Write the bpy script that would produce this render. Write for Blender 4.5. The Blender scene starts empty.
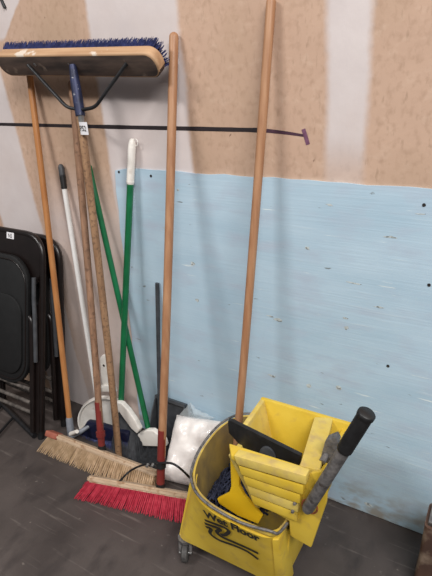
import bpy, bmesh, math, random
from mathutils import Vector, Matrix, noise
random.seed(7)
V = Vector
scn = bpy.context.scene
COL = scn.collection

# ------------------------------------------------------------------ camera
FPX = 499.08
CAM = V((0.0, -1.48724, 1.49913))
CR = V((0.86369825, 0.50330432, -0.02664757))
CU = V((-0.168333, 0.3378965, 0.92600753))
CF = V((-0.47506772, 0.79530542, -0.37656334))
cd = bpy.data.cameras.new('camera'); cam = bpy.data.objects.new('camera', cd); COL.objects.link(cam)
cd.sensor_fit = 'VERTICAL'; cd.sensor_height = 36.0; cd.lens = FPX / 576 * 36.0
cd.clip_start = 0.02
cam.matrix_world = Matrix(((CR.x, CU.x, -CF.x, CAM.x), (CR.y, CU.y, -CF.y, CAM.y), (CR.z, CU.z, -CF.z, CAM.z), (0, 0, 0, 1)))
scn.camera = cam

# ------------------------------------------------------------------ light
w = bpy.data.worlds.new('world'); scn.world = w; w.use_nodes = True
w.node_tree.nodes['Background'].inputs[0].default_value = (0.95, 0.97, 1.0, 1)
w.node_tree.nodes['Background'].inputs[1].default_value = 0.15

def area(name, loc, target, sx, sy, power, col=(1, 0.96, 0.9)):
    l = bpy.data.lights.new(name, 'AREA'); l.shape = 'RECTANGLE'; l.size = sx; l.size_y = sy
    l.energy = power; l.color = col
    o = bpy.data.objects.new(name, l); COL.objects.link(o); o.location = loc
    o.rotation_euler = (V(target) - V(loc)).to_track_quat('-Z', 'Y').to_euler()
    return o
area('ceiling_light_near', (-3.0, -3.7, 4.6), (-1.5, -0.5, 0), 1.6, 0.5, 150, (1, .975, .95))
area('fill_light_far', (1.9, -2.9, 4.6), (0.0, -0.4, 0), 3.0, 2.0, 285, (1, .975, .95))  # unseen fill added to brighten the right side, oversized to blur its shadows
scn.view_settings.view_transform = 'Standard'; scn.view_settings.look = 'None'
scn.view_settings.exposure = 0.0; scn.view_settings.gamma = 1.0
scn.view_settings.use_curve_mapping = False

# ------------------------------------------------------------------ helpers
def ray(px, py):
    return CR * ((px - 216) / FPX) + CU * (-(py - 288) / FPX) + CF
def W(px, py, y=0.0):                      # pixel -> point on a plane parallel to the wall
    r = ray(px, py); return CAM + r * ((y - CAM.y) / r.y)
def F(px, py, z=0.0):                      # pixel -> point at height z
    r = ray(px, py); return CAM + r * ((z - CAM.z) / r.z)

def srgb(r, g, b):
    f = lambda c: (c / 255 / 12.92) if c / 255 <= .04045 else ((c / 255 + .055) / 1.055) ** 2.4
    return (f(r), f(g), f(b), 1)

def N(nt, kind, **kw):
    n = nt.nodes.new(kind)
    for k, v in kw.items():
        if k in n.inputs: n.inputs[k].default_value = v
        else: setattr(n, k, v)
    return n

def mat(name, c1, c2=None, rough=.6, scale=(8, 8, 8), detail=6, bump=0.0, bscale=None, metal=0.0,
        c3=None, c3scale=30, c3thr=(.6, .7), ramp=(.35, .65), trans=0.0, coat=0.0):
    m = bpy.data.materials.new(name); m.use_nodes = True; nt = m.node_tree; L = nt.links
    b = nt.nodes['Principled BSDF']
    b.inputs['Roughness'].default_value = rough; b.inputs['Metallic'].default_value = metal
    b.inputs['Coat Weight'].default_value = coat
    if trans: b.inputs['Transmission Weight'].default_value = trans
    tc = N(nt, 'ShaderNodeTexCoord'); mp = N(nt, 'ShaderNodeMapping'); mp.inputs['Scale'].default_value = scale
    L.new(tc.outputs['Object'], mp.inputs[0])
    nz = N(nt, 'ShaderNodeTexNoise', Scale=1.0, Detail=detail); L.new(mp.outputs[0], nz.inputs['Vector'])
    rp = N(nt, 'ShaderNodeValToRGB'); rp.color_ramp.elements[0].position = ramp[0]; rp.color_ramp.elements[1].position = ramp[1]
    rp.color_ramp.elements[0].color = c1; rp.color_ramp.elements[1].color = c2 or c1
    L.new(nz.outputs['Fac'], rp.inputs[0]); out = rp.outputs[0]
    if c3:
        n3 = N(nt, 'ShaderNodeTexNoise', Scale=c3scale, Detail=4.0); L.new(tc.outputs['Object'], n3.inputs['Vector'])
        r3 = N(nt, 'ShaderNodeValToRGB'); r3.color_ramp.elements[0].position = c3thr[0]; r3.color_ramp.elements[1].position = c3thr[1]
        L.new(n3.outputs['Fac'], r3.inputs[0])
        mx = N(nt, 'ShaderNodeMix', data_type='RGBA'); L.new(r3.outputs[0], mx.inputs[0]); L.new(out, mx.inputs[6]); mx.inputs[7].default_value = c3
        out = mx.outputs[2]
    L.new(out, b.inputs['Base Color'])
    if bump:
        bn = N(nt, 'ShaderNodeBump', Strength=bump, Distance=0.004)
        if bscale:
            n4 = N(nt, 'ShaderNodeTexNoise', Scale=bscale, Detail=5.0); L.new(tc.outputs['Object'], n4.inputs['Vector']); L.new(n4.outputs['Fac'], bn.inputs['Height'])
        else: L.new(nz.outputs['Fac'], bn.inputs['Height'])
        L.new(bn.outputs[0], b.inputs['Normal'])
    return m

def pbase(o):
    p = V((0, 0, 0))
    while o: p = p + o.location; o = o.parent
    return p

def mesh(name, verts, faces, m, parent=None, smooth=False, label=None, kind=None):
    base = pbase(parent) if parent else None
    me = bpy.data.meshes.new(name)
    if base is None:
        xs = [v[0] for v in verts]; ys = [v[1] for v in verts]; zs = [v[2] for v in verts]
        org = V(((min(xs) + max(xs)) / 2, (min(ys) + max(ys)) / 2, min(zs)))
    else: org = base
    me.from_pydata([tuple(V(v) - org) for v in verts], [], faces); me.update()
    for k in (m if isinstance(m, (list, tuple)) else [m]): me.materials.append(k)
    if smooth:
        for p in me.polygons: p.use_smooth = True
    o = bpy.data.objects.new(name, me); COL.objects.link(o)
    if parent: o.parent = parent
    else: o.location = org
    if label: o['label'] = label
    if kind: o['kind'] = kind
    return o

def frombm(name, bm, m, parent=None, smooth=False, **k):
    bm.normal_update(); bm.verts.index_update()
    vs = [v.co.copy() for v in bm.verts]; fs = [[v.index for v in f.verts] for f in bm.faces]
    mi = [f.material_index for f in bm.faces]; bm.free()
    o = mesh(name, vs, fs, m, parent, smooth, **k)
    for p, i in zip(o.data.polygons, mi): p.material_index = i
    return o

def autosmooth(o, ang=40):
    for p in o.data.polygons: p.use_smooth = True
    o.data.set_sharp_from_angle(angle=math.radians(ang)); return o

def thing(name, label, cat, loc, group=None):
    o = bpy.data.objects.new(name, None); COL.objects.link(o); o.location = loc; o.empty_display_size = .05
    o['label'] = label; o['category'] = cat
    if group: o['group'] = group
    return o
def tag(o, label, cat, group=None):
    o['label'] = label; o['category'] = cat
    if group: o['group'] = group
    return o

def tube_geo(pts, rad, seg=14, cap=True):
    pts = [V(p) for p in pts]
    if not isinstance(rad, (list, tuple)): rad = [rad] * len(pts)
    vs, fs = [], []; prev = None
    for i, p in enumerate(pts):
        t = (pts[min(i + 1, len(pts) - 1)] - pts[max(i - 1, 0)]).normalized()
        if prev is None:
            a = t.orthogonal().normalized()
        else:
            a = (prev - t * prev.dot(t)).normalized()
        prev = a; b = t.cross(a)
        for k in range(seg):
            an = 2 * math.pi * k / seg
            vs.append(p + (a * math.cos(an) + b * math.sin(an)) * rad[i])
    for i in range(len(pts) - 1):
        for k in range(seg):
            k2 = (k + 1) % seg
            fs.append([i * seg + k, i * seg + k2, (i + 1) * seg + k2, (i + 1) * seg + k])
    if cap:
        fs.append(list(range(seg))[::-1]); fs.append([(len(pts) - 1) * seg + k for k in range(seg)])
    return vs, fs
def tube(name, pts, rad, m, parent=None, seg=14, **k):
    vs, fs = tube_geo(pts, rad, seg); o = mesh(name, vs, fs, m, parent, **k); return autosmooth(o, 50)
def merge(parts):
    vs, fs = [], []
    for v, f in parts:
        n = len(vs); vs += v; fs += [[i + n for i in q] for q in f]
    return vs, fs

def pole(a, b, r, tipr=True, n=10, wob=0.0):
    """points and radii of a straight stick from a (bottom) to b (top) with a rounded top"""
    a, b = V(a), V(b); d = (b - a).normalized(); L = (b - a).length
    s = d.orthogonal().normalized()
    pts = [a + d * (L - r) * i / n + s * wob * math.sin(math.pi * i / n) for i in range(n + 1)]; rr = [r] * (n + 1)
    if tipr:
        for f in (.35, .65, .87, .98):
            pts.append(b - d * r * (1 - f)); rr.append(r * math.sqrt(max(0.02, 1 - f * f)))
    else: pts.append(b); rr.append(r)
    return pts, rr
def lerp(a, b, t): return V(a) + (V(b) - V(a)) * t
def bez(a, b, c, n=8):
    a, b, c = V(a), V(b), V(c)
    return [a * (1 - t) ** 2 + b * 2 * t * (1 - t) + c * t * t for t in [i / n for i in range(n + 1)]]
def smoothpath(P, n=6):
    P = [V(p) for p in P]; out = []
    for i in range(len(P) - 1):
        p0, p1, p2, p3 = P[max(i - 1, 0)], P[i], P[i + 1], P[min(i + 2, len(P) - 1)]
        for k in range(n):
            t = k / n
            out.append(.5 * (2 * p1 + (p2 - p0) * t + (2 * p0 - 5 * p1 + 4 * p2 - p3) * t * t + (3 * p1 - p0 - 3 * p2 + p3) * t ** 3))
    return out + [P[-1]]

def prism(name, poly, dirv, m, parent=None, bevel=0.004, seg=2, **k):
    """extrude polygon (3D pts) along dirv, bevel all edges"""
    bm = bmesh.new(); d = V(dirv)
    a = [bm.verts.new(V(p)) for p in poly]; b = [bm.verts.new(V(p) + d) for p in poly]; n = len(poly)
    bm.faces.new(a); bm.faces.new(b[::-1])
    for i in range(n): bm.faces.new([a[i], b[i], b[(i + 1) % n], a[(i + 1) % n]])
    bmesh.ops.recalc_face_normals(bm, faces=bm.faces)
    if bevel: bmesh.ops.bevel(bm, geom=bm.edges[:], offset=bevel, segments=seg, affect='EDGES', profile=.6)
    return autosmooth(frombm(name, bm, m, parent, **k), 35)

def obox(name, c, ax, ay, az, sx, sy, sz, m, parent=None, bevel=.003, **k):
    c, ax, ay, az = V(c), V(ax).normalized(), V(ay).normalized(), V(az).normalized()
    P = [c - ax * sx / 2 * i - ay * sy / 2 * j - az * sz / 2 for i, j in ((1, 1), (-1, 1), (-1, -1), (1, -1))]
    return prism(name, P, az * sz, m, parent, bevel, **k)

def rrect(x0, x1, y0, y1, r, n=6):
    out = []
    for cx, cy, a0 in ((x1 - r, y1 - r, 0), (x0 + r, y1 - r, 90), (x0 + r, y0 + r, 180), (x1 - r, y0 + r, 270)):
        for i in range(n + 1):
            a = math.radians(a0 + 90 * i / n); out.append((cx + r * math.cos(a), cy + r * math.sin(a)))
    return out

def strands(name, S, m, parent, bend=None, seg=3):
    """S: list of (root, tip, radius); each a tapered 3-sided filament with a mid ring"""
    vs, fs = [], []
    for root, tip, r in S:
        root, tip = V(root), V(tip); d = tip - root
        if d.length < 1e-5: continue
        a = d.orthogonal().normalized(); b = d.normalized().cross(a); n = len(vs)
        mid = root + d * .55 + V((random.uniform(-1, 1), random.uniform(-1, 1), random.uniform(-.5, .5))) * d.length * .02
        for p, rr in ((root, r), (mid, r), (tip, r * .55)):
            for k in range(seg):
                an = 2 * math.pi * k / seg; vs.append(p + (a * math.cos(an) + b * math.sin(an)) * rr)
        for i in range(2):
            for k in range(seg):
                k2 = (k + 1) % seg
                fs.append([n + i * seg + k, n + i * seg + k2, n + (i + 1) * seg + k2, n + (i + 1) * seg + k])
        fs.append([n + 2 * seg + k for k in range(seg)])
    return mesh(name, vs, fs, m, parent, kind='stuff')

def text_mesh(name, txt, org, xd, yd, height, m, parent, width=None, bold=0.0, **k):
    cu = bpy.data.curves.new('t', 'FONT'); cu.body = txt; cu.size = 1.0; cu.offset = bold; cu.resolution_u = 3
    o = bpy.data.objects.new('t', cu); COL.objects.link(o)
    bpy.context.view_layer.update()
    dg = bpy.context.evaluated_depsgraph_get()
    me = bpy.data.meshes.new_from_object(o.evaluated_get(dg))
    xs = [v.co.x for v in me.vertices]; x0, x1 = min(xs), max(xs)
    sy = height / .72; sx = sy if width is None else width / (x1 - x0)
    vs = [V(org) + V(xd) * (v.co.x - x0) * sx + V(yd) * v.co.y * sy for v in me.vertices]
    fs = [list(p.vertices) for p in me.polygons]
    bpy.data.objects.remove(o); bpy.data.meshes.remove(me); bpy.data.curves.remove(cu)
    return mesh(name, vs, fs, m, parent, **k)

def ribbon(pts, wid, up):
    """flat ribbon strip along pts in the plane whose normal is up"""
    pts = [V(p) for p in pts]; vs, fs = [], []
    for i, p in enumerate(pts):
        t = (pts[min(i + 1, len(pts) - 1)] - pts[max(i - 1, 0)]).normalized(); s = V(up).cross(t).normalized()
        ww = wid[i] if isinstance(wid, list) else wid
        vs += [p - s * ww / 2, p + s * ww / 2]
    for i in range(len(pts) - 1): fs.append([2 * i, 2 * i + 1, 2 * i + 3, 2 * i + 2])
    return vs, fs

# ------------------------------------------------------------------ materials
S_ = srgb
M = {}
M['wood'] = mat('wood_handle', S_(158, 112, 80), S_(178, 134, 100), .5, (60, 60, 2.5), bump=.1)
M['wood_dull'] = mat('wood_handle_dull', S_(126, 94, 72), S_(160, 122, 96), .7, (70, 70, 3), bump=.3, c3=S_(104, 76, 58), c3scale=60, c3thr=(.55, .7))
M['wood_mottled'] = mat('wood_handle_mottled', S_(138, 104, 76), S_(166, 130, 98), .7, (50, 50, 8), bump=.3, c3=S_(108, 80, 60), c3scale=95, c3thr=(.5, .7))
M['wood_orange'] = mat('wood_handle_orange', S_(168, 110, 62), S_(184, 128, 78), .42, (50, 50, 3), bump=.1)
M['wood_block'] = mat('wood_block', S_(172, 146, 120), S_(192, 168, 142), .7, (4, 60, 60), bump=.2, c3=S_(150, 116, 86), c3scale=25)
M['wood_edge'] = mat('wood_block_edge', S_(172, 134, 100), S_(196, 160, 124), .6, (4, 50, 50), bump=.2, c3=S_(214, 200, 184), c3scale=12, c3thr=(.66, .7))
M['block_dark'] = mat('block_face_worn', S_(62, 53, 50), S_(108, 90, 80), .7, (6, 30, 30), bump=.3, c3=S_(140, 122, 108), c3scale=22, c3thr=(.62, .72))
M['black_metal'] = mat('black_metal', S_(30, 30, 32), S_(44, 44, 46), .42, (30, 30, 30), metal=.3)
M['blue_metal'] = mat('blue_chipped_metal', S_(34, 38, 58), S_(48, 54, 86), .5, (40, 40, 40), metal=.3, c3=S_(150, 150, 156), c3scale=70, c3thr=(.66, .7))
M['steel'] = mat('steel', S_(150, 150, 150), S_(180, 180, 178), .35, (40, 40, 40), metal=.9)
M['grey_metal'] = mat('grey_worn_metal', S_(92, 90, 90), S_(128, 124, 122), .55, (60, 60, 60), metal=.35, bump=.5, bscale=120, c3=S_(70, 62, 58), c3scale=50)
M['blue_bristle'] = mat('navy_bristle', S_(38, 44, 84), S_(60, 68, 116), .6, (60, 60, 60))
M['red_bristle'] = mat('red_bristle', S_(178, 38, 60), S_(204, 66, 84), .55, (60, 60, 60))
M['tan_bristle'] = mat('tan_bristle', S_(178, 148, 112), S_(210, 180, 146), .7, (40, 40, 40))
M['grey_bristle'] = mat('grey_bristle', S_(42, 43, 47), S_(62, 64, 68), .7, (50, 50, 50))
M['red_paint'] = mat('red_paint', S_(112, 38, 36), S_(130, 50, 44), .45, (30, 30, 10), c3=S_(96, 50, 40), c3scale=40)
M['red_end'] = mat('rust_red_end', S_(140, 74, 58), S_(164, 96, 76), .7, (30, 30, 30))
M['white_plastic'] = mat('white_plastic', S_(226, 220, 212), S_(238, 234, 228), .4, (20, 20, 20), c3=S_(196, 186, 176), c3scale=18, c3thr=(.6, .75))
M['white_metal'] = mat('white_tube', S_(222, 220, 216), S_(232, 230, 228), .35, (20, 20, 20))
M['navy_plastic'] = mat('navy_plastic', S_(15, 19, 44), S_(22, 27, 58), .45, (20, 20, 20))
M['dark_plastic'] = mat('dark_grey_plastic', S_(54, 56, 60), S_(70, 72, 76), .5, (30, 30, 30))
M['grey_plastic'] = mat('grey_plastic', S_(112, 116, 124), S_(134, 138, 146), .45, (30, 30, 30))
M['green'] = mat('green_tube', S_(14, 98, 58), S_(20, 112, 68), .35, (20, 20, 20), coat=.2)
M['yellow'] = mat('yellow_plastic', S_(206, 172, 48), S_(220, 188, 68), .45, (9, 9, 9), c3=S_(196, 164, 76), c3scale=26, c3thr=(.55, .75), bump=.1, bscale=90)
M['yellow_bright'] = mat('yellow_plastic_bright', S_(228, 182, 26), S_(234, 192, 40), .4, (9, 9, 9))
M['yellow_worn'] = mat('yellow_plastic_worn', S_(206, 178, 82), S_(218, 194, 104), .55, (14, 14, 14), c3=S_(190, 164, 104), c3scale=34, c3thr=(.5, .75), bump=.15, bscale=120)
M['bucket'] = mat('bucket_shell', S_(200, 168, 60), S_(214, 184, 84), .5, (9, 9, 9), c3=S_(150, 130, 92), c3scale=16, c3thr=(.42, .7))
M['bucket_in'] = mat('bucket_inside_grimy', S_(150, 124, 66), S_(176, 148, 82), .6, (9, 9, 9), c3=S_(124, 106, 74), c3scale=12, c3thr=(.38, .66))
M['print_black'] = mat('black_print', S_(34, 32, 26), S_(46, 42, 34), .6, (60, 60, 60))
M['rubber'] = mat('black_rubber', S_(18, 18, 19), S_(28, 28, 29), .5, (60, 60, 60), bump=.1)
M['wheel'] = mat('grey_wheel', S_(58, 56, 56), S_(82, 80, 78), .6, (60, 60, 60))
M['mop_yarn'] = mat('mop_yarn', S_(32, 36, 58), S_(58, 62, 84), .9, (60, 60, 60))
M['chair_black'] = mat('chair_black_enamel', S_(20, 14, 13), S_(26, 19, 18), .32, (20, 20, 20))
M['chair_seat'] = mat('chair_black_vinyl', S_(13, 13, 14), S_(18, 18, 19), .6, (30, 30, 30))
M['chair_grey'] = mat('chair_grey_bar', S_(78, 80, 84), S_(92, 94, 98), .4, (30, 30, 30), metal=.4)
M['chair_dusty'] = mat('chair_dusty_bar', S_(44, 40, 38), S_(104, 96, 90), .7, (30, 30, 30))
M['label'] = mat('paper_label', S_(224, 222, 226), S_(236, 234, 236), .7, (30, 30, 30))
M['bag'] = mat('white_poly_bag', S_(224, 216, 212), S_(240, 234, 230), .35, (14, 14, 14), bump=.5, bscale=26, coat=.3)
M['rust_wood'] = mat('worn_brown_wood', S_(70, 50, 42), S_(92, 66, 52), .75, (16, 16, 6), bump=.4, c3=S_(130, 112, 96), c3scale=14, c3thr=(.5, .62))
M['marker'] = mat('black_marker', S_(28, 20, 24), S_(38, 28, 32), .6, (20, 20, 20))
M['marker_purple'] = mat('purple_marker', S_(122, 82, 108), S_(92, 54, 78), .7, (60, 60, 60))
M['screw'] = mat('screw_dark', S_(46, 44, 44), S_(64, 60, 58), .5, (80, 80, 80), metal=.4)

def wall_material():
    m = bpy.data.materials.new('tan_drywall'); m.use_nodes = True; nt = m.node_tree; L = nt.links
    b = nt.nodes['Principled BSDF']; b.inputs['Roughness'].default_value = .85
    ge = N(nt, 'ShaderNodeNewGeometry'); pos = ge.outputs['Position']
    def noise_(scale, detail=5, vec=(1, 1, 1)):
        mp = N(nt, 'ShaderNodeMapping'); mp.inputs['Scale'].default_value = vec; L.new(pos, mp.inputs[0])
        n = N(nt, 'ShaderNodeTexNoise', Scale=scale, Detail=detail); L.new(mp.outputs[0], n.inputs['Vector']); return n.outputs['Fac']
    def math_(op, a, c=None, d=None):
        n = N(nt, 'ShaderNodeMath', operation=op)
        for i, q in enumerate((a, c, d)):
            if q is None: continue
            if isinstance(q, (int, float)): n.inputs[i].default_value = q
            else: L.new(q, n.inputs[i])
        return n.outputs[0]
    def ramp_(f, p0, p1, c0=(0, 0, 0, 1), c1=(1, 1, 1, 1)):
        r = N(nt, 'ShaderNodeValToRGB'); e = r.color_ramp.elements; e[0].position = p0; e[1].position = p1; e[0].color = c0; e[1].color = c1
        L.new(f, r.inputs[0]); return r.outputs[0]
    def mix_(f, a, c):
        n = N(nt, 'ShaderNodeMix', data_type='RGBA'); L.new(f, n.inputs[0])
        for i, q in ((6, a), (7, c)):
            if isinstance(q, tuple): n.inputs[i].default_value = q
            else: L.new(q, n.inputs[i])
        return n.outputs[2]
    sp = N(nt, 'ShaderNodeSeparateXYZ'); L.new(pos, sp.inputs[0]); X, Z = sp.outputs[0], sp.outputs[2]
    wob = math_('MULTIPLY', math_('SUBTRACT', noise_(5, 6, (1, 1, .45)), .5), .06)
    wobf = math_('MULTIPLY', math_('SUBTRACT', noise_(40, 4), .5), .012)
    Xw = math_('ADD', math_('ADD', X, wob), wobf)
    def smooth(v, lo, hi):
        n = N(nt, 'ShaderNodeMapRange', interpolation_type='SMOOTHSTEP'); L.new(v, n.inputs[0])
        n.inputs[1].default_value = lo; n.inputs[2].default_value = hi; return n.outputs[0]
    def stripe(xl, xr, slope, zmid, f1=.012):
        x = math_('SUBTRACT', Xw, math_('MULTIPLY', math_('SUBTRACT', Z, zmid), slope))
        a = smooth(x, xl - f1, xl + f1); c = smooth(x, xr + f1, xr - f1) if False else math_('SUBTRACT', 1.0, smooth(x, xr - f1, xr + f1))
        return math_('MULTIPLY', a, c)
    st1 = stripe(-1.365, -0.985, -.06, 1.5)
    st2 = stripe(-.503, -.382, -.03, 1.5, .016)
    st2 = math_('MULTIPLY', st2, math_('ADD', .35, math_('MULTIPLY', smooth(math_('ADD', Z, wob), 1.22, 1.36), .65)))
    st3 = math_('MULTIPLY', stripe(-2.12, -1.85, -.16, 1.3), math_('SUBTRACT', 1.0, smooth(math_('ADD', Z, wob), 1.58, 1.62)))
    st4 = math_('MULTIPLY', math_('SUBTRACT', 1.0, smooth(math_('ADD', Xw, math_('MULTIPLY', Z, -.9)), -3.36, -3.345)), smooth(math_('ADD', Z, wob), 1.68, 1.70))
    paper = ramp_(noise_(3.5, 8), .3, .7, S_(186, 155, 134), S_(199, 168, 146))
    # lower paper left of the blue board is paler and pinker
    paper = mix_(ramp_(noise_(70, 3, (1, 1, .35)), .6, .74), paper, S_(172, 143, 122))
    sc = N(nt, 'ShaderNodeTexVoronoi', feature='DISTANCE_TO_EDGE', Scale=9.0)
    paper = mix_(math_('MULTIPLY', ramp_(noise_(20, 7, (1, 1, 1.4)), .55, .75), .5), paper, S_(209, 182, 161))
    paper = mix_(math_('MULTIPLY', ramp_(noise_(2.3, 8, (1, 1, .8)), .48, .66), .7), paper, S_(176, 148, 124))
    paper = mix_(math_('MULTIPLY', ramp_(noise_(48, 8, (1, 1, .8)), .50, .72), .55), paper, S_(164, 134, 112))
    paper = mix_(ramp_(noise_(17, 3, (2.2, 1, .9)), .735, .75), paper, S_(120, 92, 76))
    mud = ramp_(noise_(6, 7), .3, .7, S_(200, 189, 187), S_(211, 201, 199))
    low = math_('MULTIPLY', math_('MULTIPLY', math_('SUBTRACT', 1.0, smooth(math_('ADD', Z, wob), .95, 1.25)), stripe(-1.72, -1.2, -.05, .6, .05)), math_('ADD', .35, math_('MULTIPLY', noise_(9, 6), .5)))
    mask = math_('MAXIMUM', st1, low)
    for s in (st2, st3, st4): mask = math_('MAXIMUM', mask, s)
    thin = math_('ADD', .72, math_('MULTIPLY', noise_(4, 6), .5))
    mask = math_('MINIMUM', math_('MULTIPLY', mask, thin), 1.0)
    col = mix_(mask, paper, mud)
    L.new(col, b.inputs['Base Color'])
    bn = N(nt, 'ShaderNodeBump', Strength=.35, Distance=.004)
    L.new(math_('ADD', math_('MULTIPLY', noise_(55, 6, (1, 1, .6)), .5), math_('MULTIPLY', mask, .35)), bn.inputs['Height']); L.new(bn.outputs[0], b.inputs['Normal'])
    return m

def blue_material():
    m = bpy.data.materials.new('pale_blue_painted_ply'); m.use_nodes = True; nt = m.node_tree; L = nt.links
    b = nt.nodes['Principled BSDF']; b.inputs['Roughness'].default_value = .5
    ge = N(nt, 'ShaderNodeNewGeometry')
    def nz(scale, vec, det=6):
        mp = N(nt, 'ShaderNodeMapping'); mp.inputs['Scale'].default_value = vec; L.new(ge.outputs['Position'], mp.inputs[0])
        n = N(nt, 'ShaderNodeTexNoise', Scale=scale, Detail=det); L.new(mp.outputs[0], n.inputs['Vector']); return n.outputs['Fac']
    def ramp_(f, p0, p1, c0=(0, 0, 0, 1), c1=(1, 1, 1, 1)):
        r = N(nt, 'ShaderNodeValToRGB'); e = r.color_ramp.elements; e[0].position = p0; e[1].position = p1; e[0].color = c0; e[1].color = c1
        L.new(f, r.inputs[0]); return r.outputs[0]
    def mix_(f, a, c):
        n = N(nt, 'ShaderNodeMix', data_type='RGBA'); L.new(f, n.inputs[0])
        for i, q in ((6, a), (7, c)):
            if isinstance(q, tuple): n.inputs[i].default_value = q
            else: L.new(q, n.inputs[i])
        return n.outputs[2]
    base = ramp_(nz(3, (1, 1, 2.5), 8), .3, .7, S_(168, 194, 211), S_(186, 208, 223))
    grain = nz(14, (.35, 1, 9), 7)
    base = mix_(ramp_(nz(8, (.8, 1, 2.2), 8), .50, .72), base, S_(176, 192, 208))
    base = mix_(ramp_(grain, .64, .80), base, S_(198, 214, 223))
    base = mix_(ramp_(nz(11, (.5, 1, 6), 5), .68, .72), base, S_(214, 226, 229))
    base = mix_(ramp_(nz(16, (1, 1, 3), 8), .70, .73), base, S_(128, 138, 142))
    # grey-brown blotches, stronger towards the foot of the board
    sp = N(nt, 'ShaderNodeSeparateXYZ'); L.new(ge.outputs['Position'], sp.inputs[0])
    mr = N(nt, 'ShaderNodeMapRange', interpolation_type='SMOOTHSTEP'); L.new(sp.outputs[2], mr.inputs[0]); mr.inputs[1].default_value = .2; mr.inputs[2].default_value = 0.0
    mu = N(nt, 'ShaderNodeMath', operation='MULTIPLY'); L.new(mr.outputs[0], mu.inputs[0]); L.new(ramp_(nz(12, (1, 1, 2), 7), .42, .62), mu.inputs[1])
    base = mix_(mu.outputs[0], base, S_(150, 146, 138))
    L.new(base, b.inputs['Base Color'])
    bn = N(nt, 'ShaderNodeBump', Strength=.22, Distance=.003); L.new(grain, bn.inputs['Height']); L.new(bn.outputs[0], b.inputs['Normal'])
    return m

def floor_material():
    m = bpy.data.materials.new('dark_scuffed_concrete'); m.use_nodes = True; nt = m.node_tree; L = nt.links
    b = nt.nodes['Principled BSDF']; b.inputs['Roughness'].default_value = .62
    ge = N(nt, 'ShaderNodeNewGeometry')
    def nz(scale, vec=(1, 1, 1), det=6, rot=0):
        mp = N(nt, 'ShaderNodeMapping'); mp.inputs['Scale'].default_value = vec; mp.inputs['Rotation'].default_value = (0, 0, rot); L.new(ge.outputs['Position'], mp.inputs[0])
        n = N(nt, 'ShaderNodeTexNoise', Scale=scale, Detail=det); L.new(mp.outputs[0], n.inputs['Vector']); return n.outputs['Fac']
    def ramp_(f, p0, p1, c0=(0, 0, 0, 1), c1=(1, 1, 1, 1)):
        r = N(nt, 'ShaderNodeValToRGB'); e = r.color_ramp.elements; e[0].position = p0; e[1].position = p1; e[0].color = c0; e[1].color = c1
        L.new(f, r.inputs[0]); return r.outputs[0]
    def mix_(f, a, c):
        n = N(nt, 'ShaderNodeMix', data_type='RGBA'); L.new(f, n.inputs[0])
        for i, q in ((6, a), (7, c)):
            if isinstance(q, tuple): n.inputs[i].default_value = q
            else: L.new(q, n.inputs[i])
        return n.outputs[2]
    base = ramp_(nz(4, det=9), .3, .7, S_(57, 50, 48), S_(82, 74, 71))
    base = mix_(ramp_(nz(4, (1, 16, 1), 8, -.95), .60, .72), base, S_(98, 90, 86))
    base = mix_(ramp_(nz(30, (1, 1, 1), 3), .70, .76), base, S_(116, 108, 102))
    base = mix_(ramp_(nz(7, (2, 1, 1), 8, .3), .52, .74), base, S_(50, 44, 43))
    L.new(base, b.inputs['Base Color'])
    bn = N(nt, 'ShaderNodeBump', Strength=.25, Distance=.004); L.new(nz(40, det=7), bn.inputs['Height']); L.new(bn.outputs[0], b.inputs['Normal'])
    return m

# ------------------------------------------------------------------ setting
def boxgeo(x0, x1, y0, y1, z0, z1):
    v = [(x, y, z) for z in (z0, z1) for y in (y0, y1) for x in (x0, x1)]
    return v, [[0, 2, 3, 1], [4, 5, 7, 6], [0, 1, 5, 4], [2, 6, 7, 3], [0, 4, 6, 2], [1, 3, 7, 5]]
wallb = mesh('wall_back', *boxgeo(-4.5, 2.5, 0.0, .12, 0, 3.4), wall_material(), kind='structure', label='tan drywall with white joint-compound stripes and a pale blue board below')
flo = mesh('floor', *boxgeo(-4.5, 2.5, -4.5, .12, -.1, 0), floor_material(), kind='structure', label='dark scuffed concrete floor')

# blue painted board screwed on the lower wall: slightly chipped upper and left edges
random.seed(3)
top = [(x, 1.218 + random.uniform(-.003, .003)) for x in [-1.322 + i * .06 for i in range(1, 64)]]
left = [(-1.322 + random.uniform(-.004, .004), z) for z in [0.006 + i * .08 for i in range(0, 16)]]
outl = left + top + [(top[-1][0], .006)]
bp = [(x, 0, z) for x, z in outl]; n = len(bp)
panel = mesh('blue_panel', [(x, .001, z) for x, _, z in bp] + [(x, -.007, z) for x, _, z in bp],
     [list(range(n, 2 * n))[::-1]] + [[i, i + n, (i + 1) % n + n, (i + 1) % n] for i in range(n)], blue_material(), wallb, label='pale blue painted plywood board')
for px, py in ((424, 205), (388, 366), (151, 176), (429, 285), (119, 172)):
    p = W(px, py, -.007); vs, fs = tube_geo([p + V((0, .001, 0)), p + V((0, -.0015, 0))], [.0055, .0048], 10); mesh('screw', vs, fs, M['screw'], panel)
chipm = mat('bare_paint_chip', S_(206, 214, 214), S_(176, 182, 180), .7, (60, 60, 60), c3=S_(128, 132, 130), c3scale=90, c3thr=(.5, .6))
rc = random.Random(11)
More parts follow.
